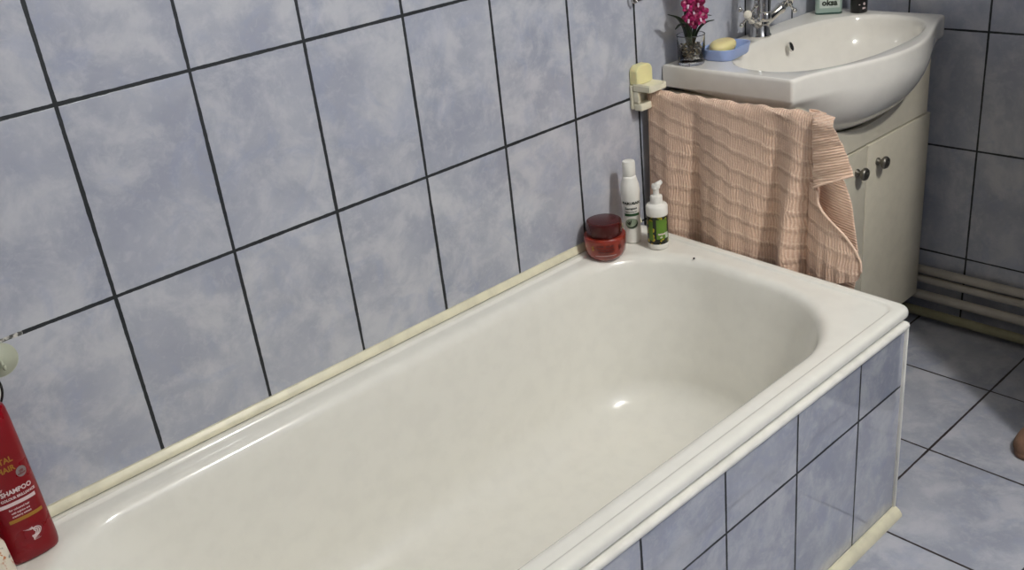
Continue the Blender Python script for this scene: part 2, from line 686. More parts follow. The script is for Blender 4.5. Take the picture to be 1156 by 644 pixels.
def cbox(x0, x1, y0, y1, z0, z1, bev=.0012):
    bm = box(x0, x1, y0, y1, z0, z1, bev)
    bm.transform(Matrix.Translation(co))
    return bm


obj('side_panel', cbox(CX0, CX0 + .016, CF, -.004, CZ0, .770), m_cab, cab, angle=30)
obj('side_panel', cbox(CX1 - .016, CX1, CF, -.004, CZ0, .770), m_cab, cab, angle=30)
obj('bottom_panel', cbox(CX0 + .017, CX1 - .017, CF, -.004, CZ0, CZ0 + .016), m_cab_in, cab, angle=30)
obj('back_panel', cbox(CX0 + .017, CX1 - .017, -.012, -.004, CZ0 + .017, .6), m_cab_in, cab, angle=30)
for x in (CX0 + .05, CX1 - .05):
    for y in (-.255, -.06):
        bm = lathe([(0, 0), (.016, 0), (.018, .004), (.014, .012), (.013, CZ0 - .004), (.02, CZ0)], 18)
        obj('foot', bm, m_black, cab, loc=Vector((x, y, 0)) + co)
DT = .601


def bowl_z(x):
    """height of the bowl's underside where it passes the cabinet front"""
    q = ((x - BC.x) / .305) ** 2 + ((CF - .014 - BC.y) / .215) ** 2
    return .784 - .160 * math.sqrt(max(0, 1 - min(q, 1)))


bm = bmesh.new()
N = 40
cols = []
for i in range(N + 1):
    x = CX0 + .0165 + (CX1 - CX0 - .033) * i / N
    zt = min(.768, bowl_z(x) - .004)
    cols.append([bm.verts.new(Vector((x, y, z)) + co) for y, z in ((CF - .0135, DT + .003), (CF - .0135, zt), (CF - .001, zt), (CF - .001, DT + .003))])
for a, b in zip(cols, cols[1:]):
    for k in range(4):
        bm.faces.new((a[k], b[k], b[(k + 1) % 4], a[(k + 1) % 4]))
bm.faces.new(cols[0][::-1])
bm.faces.new(cols[-1])
obj('front_rail', bm, m_cab, cab, smooth=False)
SX = 1.606
for (x0, x1, kx) in ((CX0 + .001, SX - .0016, SX - .046), (SX + .0016, CX1 - .001, SX + .046)):
    d = obj('door', cbox(x0, x1, CF - .016, CF - .0005, CZ0 + .001, DT - .0015, .0022), m_cab, cab, angle=30)
    # grooved mushroom knob pointing at the room
    kb = lathe([(.009, 0), (.009, .003), (.0055, .006), (.0055, .011), (.010, .013), (.0145, .017), (.0150, .021), (.0125, .0255), (.0085, .0265), (.0080, .0250), (.0060, .0250), (.0045, .0275), (0, .028)], 28,
               Matrix.Rotation(PI / 2, 4, 'X'))
    obj('knob', kb, m_pewter, d, loc=Vector((kx, CF - .016, .548)) + co)

# ------------------------------------------------------------------ sink
SZ = .832
sink = thing('sink', 'white ceramic sink with a bowed front on the cream cabinet', 'sink', (BC.x, BC.y, .66))
so = -Vector((BC.x, BC.y, .66))
SXL, SXR = 1.281, 1.929


def outline(n_front=60):
    pts = []
    r = .010
    # right rear -> left rear -> left front corner -> bowed front -> right front corner
    yb = -.004
    pts += [(SXR, yb)]
    for k in range(1, 40):
        pts.append((SXR + (SXL - SXR) * k / 40, yb))
    pts.append((SXL, yb))
    yf = -.338
    for k in range(1, 20):
        pts.append((SXL, yb + (yf + .008 - yb) * k / 20))
    for k in range(0, 6):
        a = PI + (PI / 2) * .92 * k / 5
        pts.append((SXL + .008 + .008 * math.cos(a), yf + .008 + .008 * math.sin(a)))
    for k in range(1, n_front):
        t = k / n_front
        x = SXL + .010 + (SXR - SXL - .020) * t
        bow = math.sin(PI * t) ** 1.45 * .082
        pts.append((x, yf - .0 - bow))
    for k in range(0, 6):
        a = 3 * PI / 2 + .08 * PI / 2 + (PI / 2) * .92 * k / 5
        pts.append((SXR - .008 + .008 * math.cos(a), yf + .008 + .008 * math.sin(a)))
    for k in range(1, 20):
        pts.append((SXR, yf + .008 + (yb - yf - .008) * k / 20))
    return pts


OUT = outline()
# start ordering is arbitrary: work with the polar angle round the bowl centre
BO = Vector((1.608, -.226))


def inner(theta, a, b, p=2.35):
    c, s = math.cos(theta), math.sin(theta)
    r = 1 / ((abs(c) / a) ** p + (abs(s) / b) ** p) ** (1 / p)
    return Vector((BO.x + r * c, BO.y + r * s))


ths = [math.atan2(y - BO.y, x - BO.x) for x, y in OUT]
cen = Vector((BC.x, BC.y))


def oring(ins, z):
    out = []
    for x, y in OUT:
        v = Vector((x, y))
        d = (v - Vector((min(max(x, SXL + .05), SXR - .05), -.19)))
        q = v - d.normalized() * ins
        q.y = min(q.y, -.004)
        out.append(Vector((q.x, q.y, z)))
    return out


rings = []
# underside of the bowl (bottom up), then the skirt, the rim, the deck and the basin
for k in range(14, -1, -1):
    phi = PI / 2 * k / 14
    f = min(1, phi / (PI / 2 * .30))
    f = f * f * (3 - 2 * f)
    row = []
    for (x, y), th in zip(OUT, ths):
        c, s = math.cos(th), math.sin(th)
        b = .210 if s < 0 else .165
        r = 1 / ((abs(c) / .298) ** 2.1 + (abs(s) / b) ** 2.1) ** (1 / 2.1)
        e = Vector((BC.x + r * c * math.cos(phi) ** .9, BC.y + .0 + r * s * math.cos(phi) ** .9))
        pnt = Vector((x, y)).lerp(e, f)
        z = .784 - .150 * math.sin(phi) * (1 if f > .999 else .45 + .55 * f)
        row.append(Vector((pnt.x, min(pnt.y, -.004), z)))
    rings.append(row)
rings.append(oring(0, .789))
rings.append(oring(0, .800))
rings.append(oring(0, .823))
rings.append(oring(.0006, .8272))
rings.append(oring(.0022, .8302))
rings.append(oring(.0045, .8316))
rings.append(oring(.0075, SZ))
rings.append(oring(.009, SZ))


def iring(a, b, z, dx=0, dy=0, p=2.35):
    return [Vector((*(inner(t, a, b, p) + Vector((dx, dy))), z)) for t in ths]


rings.append(iring(.289, .1585, SZ - .0002))
rings.append(iring(.286, .156, SZ - .001))
rings.append(iring(.283, .153, SZ - .004))
rings.append(iring(.279, .149, SZ - .012))
for k in range(1, 16):
    t = k / 16
    s = math.cos(PI / 2 * t)
    rings.append(iring(.279 * s ** .62, .149 * s ** .62, SZ - .013 - .118 * math.sin(PI / 2 * t), 0, .02 * t, 2.3 - .3 * t))
rings.append(iring(.022, .022, SZ - .134, 0, .02, 2))
bm = loft([[p + so for p in r] for r in rings], True, True)
obj('basin', bm, m_ceramic, sink, angle=50)
bm = lathe([(0, 0), (.020, 0), (.0215, .002), (.016, .003), (.012, .001), (0, .001)], 24)
obj('drain', bm, m_chrome, sink, loc=Vector((BO.x, BO.y + .02, SZ - .1335)) + so)
bm = lathe([(0, .0006), (.0075, .0006), (.0080, .0014), (.0090, .0014), (.0094, .0006), (.0094, -.004)], 24, Matrix.Rotation(math.radians(66), 4, 'X'), sx=.8, sy=1.25)
ov = obj('overflow_ring', bm, m_chrome, sink, loc=Vector((1.652, -.0945, .797)) + so)
bm = lathe([(0, .0008), (.0076, .0008), (.0076, .0016), (0, .0018)], 20, Matrix.Rotation(math.radians(66), 4, 'X'), sx=.8, sy=1.25)
obj('overflow_hole', bm, m_dark, sink, loc=Vector((1.652, -.0945, .797)) + so)

# ------------------------------------------------------------------ mixer tap
TP = Vector((1.592, -.047, SZ))
tap = thing('mixer_tap', 'chrome mixer tap with two cross handles on the sink deck', 'tap', TP)
bm = lathe([(0, 0), (.0265, 0), (.0265, .003), (.0235, .007), (.0215, .03), (.0215, .034), (.0185, .040), (.0180, .062), (.0150, .070), (.0135, .085)], 32)
obj('body', bm, m_chrome, tap)
SDX, SDY = -.76, -.65          # the spout is swivelled towards the tub
pts = spline([(SDX * d, SDY * d, z) for d, z in ((.0, .08), (.0, .15), (.006, .185), (.035, .216), (.072, .212), (.098, .178), (.110, .118), (.112, .074))], 8)
obj('spout', tube(pts, [.0125] * (len(pts) - 10) + [.0125 - .0012 * min(1, i / 6) for i in range(10)], 20), m_chrome, tap)
bm = lathe([(0, .004), (.0085, .004), (.0095, 0), (.0128, 0), (.0134, .004), (.0134, .014), (.0115, .018)], 24)
obj('aerator', bm, m_chrome, tap, loc=(SDX * .112, SDY * .112, .058))
for s in (-1, 1):
    ax = Vector((s * .85, -.24, .44)).normalized()
    a = Vector((s * .010, -.004, .030))
    prof = [(0, .0125), (.018, .0120), (.046, .0108), (.052, .0135), (.058, .0135), (.062, .010), (.072, .009)]
    valve = obj('valve', tube([a + ax * d for d, r in prof], [r for d, r in prof], 20), m_chrome, tap)
    hc = a + ax * .080
    bm = bmesh.new()
    add_tube(bm, [hc - ax * .010, hc - ax * .004, hc + ax * .004], [.008, .0105, .0105], 18)
    e1 = ax.cross(Vector((0, 0, 1))).normalized()
    e2 = ax.cross(e1).normalized()
    for q in range(4):
        d = (e1 * math.cos(PI / 4 + q * PI / 2 + .25) + e2 * math.sin(PI / 4 + q * PI / 2 + .25))
        add_tube(bm, [hc + d * .006, hc + d * .014, hc + d * .023], [.0045, .0030, .0036], 12)
        add_ball(bm, hc + d * .0265, .0060, 16, 10)
    hd = obj('cross_handle', bm, m_chrome, tap)
    bm = tube([hc + ax * .003, hc + ax * .008, hc + ax * .0105, hc + ax * .0118], [.0098, .0098, .0080, .003], 20)
    obj('button', bm, m_ivory, hd)

# ------------------------------------------------------------------ potted orchid
OP = Vector((1.313, -.060, SZ))
orc = thing('potted_orchid', 'small artificial orchid with magenta blooms in a clear glass cup', 'potted plant', OP)
prof = [(0, .0), (.0235, .0), (.0250, .002), (.0265, .054), (.0270, .0555), (.0260, .0558), (.0254, .054), (.0238, .006), (0, .005)]
obj('glass_cup', lathe(prof, 36), m_glass, orc)
bm = bmesh.new()
rnd = random.Random(3)
for i in range(150):
    zz = .008 + .026 * (i / 150)
    rr = .0235 * math.sqrt(rnd.random()) * (.86 + zz * 2)
    rr = min(rr, .0195 + zz * .06)
    a = rnd.random() * 2 * PI
    t = bmesh.new()
    bmesh.ops.create_icosphere(t, subdivisions=1, radius=1)
    t.transform(Matrix.Translation((rr * math.cos(a), rr * math.sin(a), zz)) @ Matrix.Rotation(rnd.random() * 3, 4, (rnd.random(), 1, rnd.random()))
                @ Matrix.Diagonal((.0036 * rnd.uniform(.7, 1.2), .0036 * rnd.uniform(.7, 1.2), .0026, 1)))
    merge(bm, t)
tag(obj('pebbles', bm, m_pebble, orc), kind='stuff')


def leaf(ctrl, wid, mat=m_leaf, parent=orc, name='leaf'):
    c = spline(ctrl, 6)
    bm = bmesh.new()
    n = len(c) - 1
    L = []
    side0 = None
    for i, p in enumerate(c):
        d = (c[min(i + 1, n)] - c[max(i - 1, 0)]).normalized()
        side = d.cross(Vector((0, 0, 1)))
        side = side.normalized() if side.length > .05 else Vector((1, 0, 0))
        up = side.cross(d).normalized()
        t = i / n
        ww = wid * (math.sin(PI * min(1, .12 + t * .88)) ** .7) * (.55 + .45 * t) + .0004
        L.append([bm.verts.new(p - side * ww + up * ww * .25), bm.verts.new(p), bm.verts.new(p + side * ww + up * ww * .25)])
    for a, b in zip(L, L[1:]):
        for k in range(2):
            bm.faces.new((a[k], a[k + 1], b[k + 1], b[k]))
    o = obj(name, bm, mat, parent)
    m = o.modifiers.new('thick', 'SOLIDIFY')
    m.thickness = .0012
    return o


# leaf tips found on the picture's plane of the plant
leaf([(-.002, 0, .02), (-.012, 0, .06), (-.028, .004, .088), (-.052, .010, .102)], .012)
leaf([(0, -.002, .02), (-.008, -.004, .06), (-.022, -.008, .078), (-.040, -.012, .086)], .0042)
leaf([(.002, 0, .02), (.012, 0, .060), (.034, -.002, .082), (.062, -.002, .078)], .0055)
leaf([(.002, -.002, .02), (.010, -.008, .058), (.026, -.014, .072), (.046, -.020, .074)], .0045)
leaf([(0, .004, .02), (.004, .010, .060), (.012, .018, .090), (.026, .026, .100)], .0055)
leaf([(0, .004, .02), (-.004, .006, .055), (-.016, .008, .076), (-.03, .012, .070)], .0045)
for dx, dy in ((-.006, 0), (.007, .003)):
    pts = spline([(dx * .3, dy, .01), (dx, dy, .07), (dx * 1.4, dy, .13), (dx * 1.3, dy - .004, .215)], 8)
    obj('stem', tube(pts, .0014, 8), m_stem, orc)


def flower(c, r, yaw, tilt, k):
    bm = bmesh.new()
    Rm = Matrix.Rotation(yaw, 4, 'Z') @ Matrix.Rotation(PI / 2 + tilt, 4, 'X')
    for q in range(5):
        a = PI / 2 + q * 2 * PI / 5
        wq = .52 if q in (1, 4) else .36
        g = []
        for i in range(6):
            t = i / 5
            ww = wq * r * math.sin(PI * (.08 + .84 * t)) ** .8
            zc = .42 * r * t * t
            row = []
            for j in (-1, 0, 1):
                row.append(bm.verts.new(Vector((math.cos(a) * t * r - math.sin(a) * j * ww, math.sin(a) * t * r + math.cos(a) * j * ww, zc + abs(j) * .16 * r * math.sin(PI * t)))))
            g.append(row)
        for x, y in zip(g, g[1:]):
            for j in range(2):
                bm.faces.new((x[j], x[j + 1], y[j + 1], y[j]))
    bm.transform(Matrix.Translation(c) @ Rm)
    o = obj('flower', bm, m_petal, orc)
    m = o.modifiers.new('thick', 'SOLIDIFY')
    m.thickness = .0009
    bm = bmesh.new()
    add_ball(bm, (0, -.0012, .0030), r * .17, 12, 8, (1, .9, 1.2))
    add_ball(bm, (0, -r * .34, .0042), r * .19, 12, 8, (.8, 1.1, .7))
    bm.transform(Matrix.Translation(c) @ Rm)
    obj('flower_lip', bm, m_lip, o)


fl = [(-.004, .074), (.004, .108), (-.008, .148), (.022, .086), (-.014, .080), (.012, .078), (-.020, .108), (.018, .104), (-.002, .094), (-.016, .134), (.016, .130), (.001, .120), (-.022, .158), (.020, .156), (0, .146), (-.012, .176), (.014, .180), (0, .168),
      (-.006, .198), (.012, .204)]
orc.scale = (1.17, 1.17, 1.17)
for k, (dx, z) in enumerate(fl):
    flower(Vector((dx * .95 + .004 + rnd.uniform(-.002, .002), -.008 + rnd.uniform(-.007, .007), z + .004)), .0135, -.62 + dx * 22 + rnd.uniform(-.3, .3), rnd.uniform(-.35, .3), k)

# ------------------------------------------------------------------ soap dish and soap
SD = Vector((1.400, -.090, SZ))
SA = math.radians(8)
dish = thing('soap_dish', 'light blue plastic soap dish beside the orchid on the sink', 'soap dish', SD, SA)


def orect(a, b, z, r):
    return rrect(-a, a, -b, b, (r,) * 4, z, 8, 6)


bm = loft([orect(.050, .033, .0, .022), orect(.053, .036, .003, .024), orect(.0565, .039, .018, .027), orect(.058, .0405, .0235, .029), orect(.058, .0405, .0250, .029),
           orect(.0550, .0375, .0250, .027), orect(.0530, .0355, .0225, .025), orect(.048, .031, .009, .021), orect(.044, .027, .008, .018)])
obj('tray', bm, m_blue, dish, angle=50)
for q in range(5):
    bm = box(-.036 + q * .018 - .0015, -.036 + q * .018 + .0015, -.026, .026, .008, .0115, .0006)
    obj('drain_rib', bm, m_blue, dish)
soap = thing('soap_bar', 'oval pale yellow soap bar lying in the blue dish', 'soap', SD + Vector((-.010, .002, .0115)), SA + .05)
rows = []
for k in range(0, 17):
    a = -PI / 2 + PI * (k + .5) / 17
    cr = abs(math.cos(a)) ** .55
    rows.append([Vector((.041 * cr * math.cos(t), .0265 * cr * math.sin(t), .0135 + .0135 * math.copysign(abs(math.sin(a)) ** .9, math.sin(a)))) for t in [2 * PI * i / 40 for i in range(40)]])
soap_b = obj('soap_body', loft(rows), m_soap, soap)

# ------------------------------------------------------------------ bottles at the sink's far corner
MB_ = Vector((1.868, -.062, SZ))
mb = thing('lotion_bottle', 'mint green rectangular bottle with black lettering at the sink corner', 'bottle', MB_, math.radians(-58))


def mrect(a, b, z, r):
    return rrect(-a, a, -b, b, (r,) * 4, z, 8, 4)


bm = loft([mrect(.031, .018, .0035, .010), mrect(.0325, .0195, .005, .011), mrect(.0325, .0195, .11, .011), mrect(.030, .017, .128, .010), mrect(.016, .013, .140, .008)])
obj('bottle_body', bm, m_mint, mb, angle=50)
bm = loft([mrect(.030, .017, 0, .010), mrect(.0328, .0198, .001, .011), mrect(.0328, .0198, .0036, .011), mrect(.0315, .0185, .0046, .010)])
obj('base_ring', bm, m_mint_base, mb, angle=50)
obj('cap', lathe([(.0125, .140), (.0125, .165), (.011, .168), (0, .168)], 24), m_white_pl, mb)
bm = box(-.022, .026, -.0199, -.0196, .016, .085)
obj('paper_label', bm, plain('label_pale', lin(206, 216, 208), .5), mb, smooth=False)
for s, z, sz in (('Fresh', .047, .017), ('care', .030, .017)):
    pass
for s, z, sz, x in (('oksa', .0285, .020, .002),):
    bm = text_bm(s, sz, .0009)
    bm.transform(Matrix.Translation((x, -.0201, z)) @ Matrix.Rotation(PI / 2, 4, 'X'))
    obj('lettering', bm, m_text_dk, mb, smooth=False)
kb = thing('black_bottle', 'small round black bottle with white print beside the mint bottle', 'bottle', (1.899, -.128, SZ))
obj('bottle_body', lathe([(0, 0), (.0185, 0), (.0205, .002), (.0205, .080), (.018, .088), (.010, .094), (.010, .100)], 32), m_black, kb)
obj('cap', lathe([(.0115, .100), (.0115, .125), (0, .127)], 24), m_black, kb)
for s, z, sz in (('e', .024, .013), ('so', .013, .009), ('-', .022, .01)):
    bm = text_bm(s, sz, .0004)
    wrap(bm, .0205, math.radians(-122) + (-.45 if s == '-' else .12), z)
    obj('lettering', bm, m_text_wh, kb, smooth=False)

# ------------------------------------------------------------------ towel holder
HX = 1.196
hold = thing('towel_holder', 'ivory plastic towel holder screwed to the tiled wall beside the sink', 'towel holder', (HX, 0, .757))
ho = -Vector((HX, 0, .757))


def hb(x0, x1, y0, y1, z0, z1, bev):
    bm = box(x0, x1, y0, y1, z0, z1, bev, 3)
    bm.transform(Matrix.Translation(ho))
    return bm


obj('back_plate', hb(1.170, 1.228, -.010, -.0005, .758, .812, .003), m_holder, hold, angle=40)
bm = loft([[Vector((x, y, z)) + ho for x, z in [(p.x, p.y) for p in rrect(1.172, 1.224, .812, .854, (.016, .016, .003, .003), 0, 8, 3)]] for y in (-.0008, -.020, -.0235)])
o = obj('cover_cap', bm, m_yellow, hold, angle=40)
tag(o, 'pale yellow cap')
bv = o.modifiers.new('b', 'BEVEL')
bv.width = .003
bv.segments = 3
# tray with raised rim
prf = [(1.170, .800), (1.170, .815), (1.176, .8175), (1.182, .8115), (1.212, .8105), (1.218, .815), (1.226, .815), (1.226, .800)]
bm = loft([[Vector((x, y, z)) + ho for x, z in prf] for y in (-.0105, -.052, -.060)])
bmesh.ops.bevel(bm, geom=bm.edges[:], offset=.0018, segments=2, affect='EDGES')
obj('tray', bm, m_holder, hold, angle=40)
obj('lower_bracket', hb(1.171, 1.225, -.034, -.0105, .757, .773, .003), m_holder, hold, angle=40)
obj('side_post', hb(1.171, 1.179, -.026, -.0105, .774, .799, .001), m_holder, hold, angle=40)
bm = lathe([(0, .0), (.0042, 0), (.0042, .003), (.002, .004), (0, .0035)], 14, Matrix.Translation(Vector((1.190, -.0105, .787)) + ho) @ Matrix.Rotation(PI / 2, 4, 'X'))
obj('screw', bm, m_pewter, hold)
BAR_X, BAR_Z = 1.216, .784
bm = tube([Vector((BAR_X, -.026, BAR_Z)) + ho, Vector((BAR_X, -.20, BAR_Z)) + ho, Vector((BAR_X, -.452, BAR_Z)) + ho], .0068, 16)
obj('arm', bm, m_holder, hold)

# ------------------------------------------------------------------ towel
TWO = Vector((BAR_X, -.24, .44))
twl = thing('bath_towel', 'peach waffle-weave towel draped over the holder arm by the tub end', 'towel', TWO)


def sheet(fn, nu, nv, uvfn):
    bm = bmesh.new()
    uvl = bm.loops.layers.uv.new('UVMap')
    g = [[None] * (nu + 1) for _ in range(nv + 1)]
    uv = {}
    for j in range(nv + 1):
        for i in range(nu + 1):
            p = Vector(fn(i / nu, j / nv))
            v = bm.verts.new(p - TWO)
            g[j][i] = v
            uv[v] = uvfn(i / nu, j / nv, p)
    for j in range(nv):
        for i in range(nu):
            try:
                f = bm.faces.new((g[j][i], g[j][i + 1], g[j + 1][i + 1], g[j + 1][i]))
            except ValueError:
                continue
            for l in f.loops:
                l[uvl].uv = uv[l.vert]
    return bm


def sm(a, b, x):
    t = min(1, max(0, (x - a) / (b - a)))
    return t * t * (3 - 2 * t)


def flute(y, d):
    """vertical folds growing downwards (d = distance below the arm)"""
    g = min(1, d / .22)
    s = 0
    s += .0060 * math.exp(-((y + .082) / .034) ** 2)
    s -= .0095 * math.exp(-((y + .146 + .015 * d) / .021) ** 2)
    s += .0060 * math.exp(-((y + .235 + .02 * d) / .060) ** 2)
    s -= .0100 * math.exp(-((y + .350 + .02 * d) / .022) ** 2)
    s += .0070 * math.exp(-((y + .395) / .020) ** 2)
    s += .0006 * math.sin(y * 150 + d * 14)
    return s * 2.3 * (.12 + .85 * g)


RB = .0125      # bend radius of the cloth over the arm


def main_fn(u, v):
    # v 0..1 : near hem -> over the arm -> far hem ; u : wall -> room
    y = -.022 - .425 * u
    near, far = .345, .36
    arc = PI * RB
    s = v * (near + arc + far)
    sag = -.003 * math.sin(PI * u) + .0022 * math.sin(u * 31) * .6 + .0012 * math.sin(u * 67)
    zt = BAR_Z + sag
    wig = 0
    if s < near:
        d = near - s
        x = BAR_X - RB - flute(y, d) * 1.0 - .006 * sm(0, .3, d)
        # the sheet turns away into the crease near its room-side edge
        x += .030 * sm(.88, 1.0, u) * sm(.03, .14, d)
        yy = y + (.010 * sm(.1, .34, d) * u) + .0035 * math.sin(d * 26) * sm(0, .12, 1 - u) * 0
        yy = y * (1 - .05 * sm(.05, .34, d) * (u > .0)) - .0 * d
        x = max(x, 1.1805)
        return (min(x, 1.236), yy, zt - d)
    if s < near + arc:
        a = (s - near) / RB
        return (BAR_X - RB * math.cos(a), y, zt + RB * math.sin(a))
    d = s - near - arc
    x = BAR_X + RB + .004 * math.sin(y * 40) * min(1, d / .2) + .014 * sm(0, .1, d)
    return (min(x, 1.262), y, zt - d)


L_ = .345 + PI * RB + .36
o = obj('cloth', sheet(main_fn, 110, 150, lambda u, v, p: (-p.y * 1.0, v * L_)), m_towel, twl)
TH = .0032
m = o.modifiers.new('thick', 'SOLIDIFY')
m.thickness = TH


# lower corner that folds forward beside the crease (its hem is the S-shaped curve)
S_CURVE = [(-.418, .655), (-.436, .654), (-.448, .642), (-.450, .622), (-.462, .605), (-.486, .584), (-.508, .562), (-.525, .535), (-.536, .508), (-.538, .485)]
SC = spline([(a, b, 0) for a, b in S_CURVE], 5)


def lower_fn(u, v):
    # u runs along the S-curve, v from it to the bottom left
    k = u * (len(SC) - 1)
    i = min(int(k), len(SC) - 2)
    q = SC[i].lerp(SC[i + 1], k - i)
    y0, z0 = q.x, q.y
    yb = -.414 - .118 * u
    zb = .432 + .034 * u
    y = y0 + (yb - y0) * v
    z = z0 + (zb - z0) * v
    t = min(1, max(0, (-y - .412) / .125))
    x = 1.232 - .046 * math.sin(PI * min(1, t * .62 + .02)) ** .55 + .030 * t * t + .0018 * math.sin(t * 34) * v
    return (x, y, z)


o = obj('cloth', sheet(lower_fn, 60, 40, lambda u, v, p: (-p.y, p.z)), m_towel, twl)
m = o.modifiers.new('thick', 'SOLIDIFY')
m.thickness = TH


# corner flap hanging over the front of the arm
def flap_fn(u, v):
    # u : crease -> room edge ; v : arm -> hem
    yl = -.434 - .006 * v
    top = BAR_Z + RB + .0015 - .006 * u
    yr = -.470 - .050 * v ** .85
    y = yl + (yr - yl) * u
    zb = .652 + .037 * u ** .9
    z = top + (zb - top) * v
    x = BAR_X + .002 - .0215 * min(1, v / .10) ** .6 - .005 * math.sin(PI * u) * sm(0, .3, v) + .008 * u * u * sm(.1, .6, v) + .0012 * math.sin(v * 30)
    return (x, y, z)


o = obj('cloth', sheet(flap_fn, 26, 44, lambda u, v, p: (p.z * 1.0 + p.y * .3, -p.y * .25 + 3)), m_towel, twl)
m = o.modifiers.new('thick', 'SOLIDIFY')
m.thickness = TH
# end cap of cloth over the arm tip plus the sheet hanging behind the flap
def rear_fn(u, v):
    yl = -.405
    top = BAR_Z + .011
    prof = [(-.446, top), (-.456, .74), (-.472, .69), (-.490, .66), (-.505, .62), (-.513, .57), (-.522, .52), (-.522, .47), (-.515, .43)]
    k = v * (len(prof) - 1)
    i = min(int(k), len(prof) - 2)
    f = k - i
    yr = prof[i][0] * (1 - f) + prof[i + 1][0] * f
    z = prof[i][1] * (1 - f) + prof[i + 1][1] * f
    y = yl + (yr - yl) * u
    x = BAR_X + .018 + .004 * math.sin(u * 5 + v * 3) - .004 * u
    return (x, y, z)


o = obj('cloth', sheet(rear_fn, 30, 60, lambda u, v, p: (p.z - p.y * .25, -p.y * .25 + 5)), m_towel, twl)
m = o.modifiers.new('thick', 'SOLIDIFY')
m.thickness = TH
# hems: slim rolled edges that follow the free borders
pts = [Vector(lower_fn(k / 40, 0)) - TWO + Vector((-.001, 0, 0)) for k in range(8, 41)]
obj('hem', tube(pts, .0024, 8), m_towel, twl)
pts = [Vector(flap_fn(k / 20, 1)) - TWO for k in range(21)]
obj('hem', tube(pts, .0022, 8), m_towel, twl)

# ------------------------------------------------------------------ things on the tub's far corner
DZ = .4645


def deck(x, y):
    return (x, y, DZ + .0004 + .020 * (y + .667) / .6635)


jar = thing('cream_jar', 'round red-brown cosmetics jar with maroon lid on the tub corner', 'jar', deck(1.006, -.0535))
jar.scale = (1.15, 1.15, 1.05)
JR = [(0, 0), (.029, 0), (.0325, .0025), (.0375, .012), (.0395, .026), (.0400, .040), (.0400, .0465), (.0385, .0485), (0, .0485)]
obj('jar_body', lathe(JR, 48), m_redbrown, jar, angle=50)
obj('lid', lathe([(0, .0485), (.0325, .0485), (.0332, .050), (.0334, .074), (.0322, .0775), (.028, .079), (0, .0795)], 48), m_maroon, jar, angle=50)


def cam_ang(o):
    d = Vector((-0.4174, -1.4211, 0)) - Vector(o.location)
    return math.atan2(d.y, d.x)


ja = cam_ang(jar)
bm = patch(.040, .0008)
wrap(bm, lambda z: .0389, ja, .0150)
obj('lettering', bm, m_text_wh, jar)
for s, z, sz in (('HAIR  MASK', .036, .0062), ('REPAIR & CARE', .029, .0048), ('WITH KERATIN', .0235, .0042)):
    bm = text_bm(s, sz, .0002)
    wrap(bm, lambda z: .0402, ja, z)
    obj('lettering', bm, m_text_jar, jar, smooth=False)
for q, a in enumerate((-.62, .72)):
    bm = text_bm('S' if q == 0 else '8', .014, .0002)
    wrap(bm, .0401, ja + a, .030)
    obj('lettering', bm, m_gold if q == 0 else m_text_jar, jar, smooth=False)

wb = thing('shampoo_bottle', 'slim white shampoo bottle with green print behind the red-brown jar', 'bottle', deck(1.097, -.052))
wb.scale = (1.14, 1.14, .955)


def wr(z):
    P = [(0, .0165), (.02, .0172), (.05, .0168), (.075, .0165), (.10, .0178), (.125, .0188), (.14, .0175), (.152, .0145), (.160, .0128)]
    for (a, b), (c, d) in zip(P, P[1:]):
        if a <= z <= c:
            return b + (d - b) * (z - a) / (c - a)
    return .0165


prof = [(0, 0), (.0155, 0)] + [(wr(z / 100), z / 100 + .001) for z in range(0, 17)]
obj('bottle_body', lathe([(0, 0), (.0155, 0), (.0168, .0015)] + [(wr(.004 + k * .004), .004 + k * .004) for k in range(39)] + [(.0120, .162), (0, .162)], 40), m_white_pl, wb)
obj('cap', lathe([(.0118, .1622), (.0124, .164), (.0124, .192), (.0112, .196), (.006, .1975), (0, .1975)], 32), m_white_pl, wb, angle=50)
wa = cam_ang(wb)
for s, z, sz, b in (('PARUSAN', .100, .0085, .00035), ('Sampon', .087, .0075, .0002), ('regenerating care', .079, .0034, .0001)):
    wrap(bm := text_bm(s, sz, b), wr, wa + (.06 if sz > .008 else 0), z)
    obj('lettering', bm, m_text_dk, wb, smooth=False)
wrap(bm := patch(.030, .0062), wr, wa + .1, .0715)
obj('green_band', bm, m_green_band, wb)
# round leaf emblem
bm = bmesh.new()
ringv = []
for rr in (0, .007, .0125):
    ringv.append([bm.verts.new((rr * math.cos(t), rr * math.sin(t) * 1.05, .0004)) for t in [2 * PI * i / 28 for i in range(28)]])
for a, b in zip(ringv, ringv[1:]):
    for i in range(28):
        j = (i + 1) % 28
        bm.faces.new((a[i], a[j], b[j], b[i]))
wrap(bm, wr, wa, .050)
obj('emblem', bm, plain('emblem_pale_green', lin(150, 164, 140), .45), wb)
bm = bmesh.new()
for k in range(24):
    t0, t1 = [PI * 1.15 + PI * 1.0 * q / 24 for q in (k, k + 1)]
    w0, w1 = [.0038 * math.sin(PI * q / 24) for q in (k, k + 1)]
    vs = [bm.verts.new((r * math.cos(t), r * math.sin(t), .0009)) for r, t in ((.0108, t0), (.0108, t1), (.0108 - w1 - .0001, t1), (.0108 - w0 - .0001, t0))]
    bm.faces.new(vs)
for ang in (2.6, 2.1, 1.6):
    a = Vector((math.cos(ang) * .011, math.sin(ang) * .011, .0009))
    b = Vector((-.004, -.004, .0009))
    s = (a - b).cross(Vector((0, 0, 1))).normalized() * .0011
    m_ = (a + b) / 2
    bm.faces.new([bm.verts.new(p) for p in (b, m_ + s, a, m_ - s)])
wrap(bm, wr, wa, .050)
obj('emblem_leaf', bm, m_text_dk, wb, smooth=False)

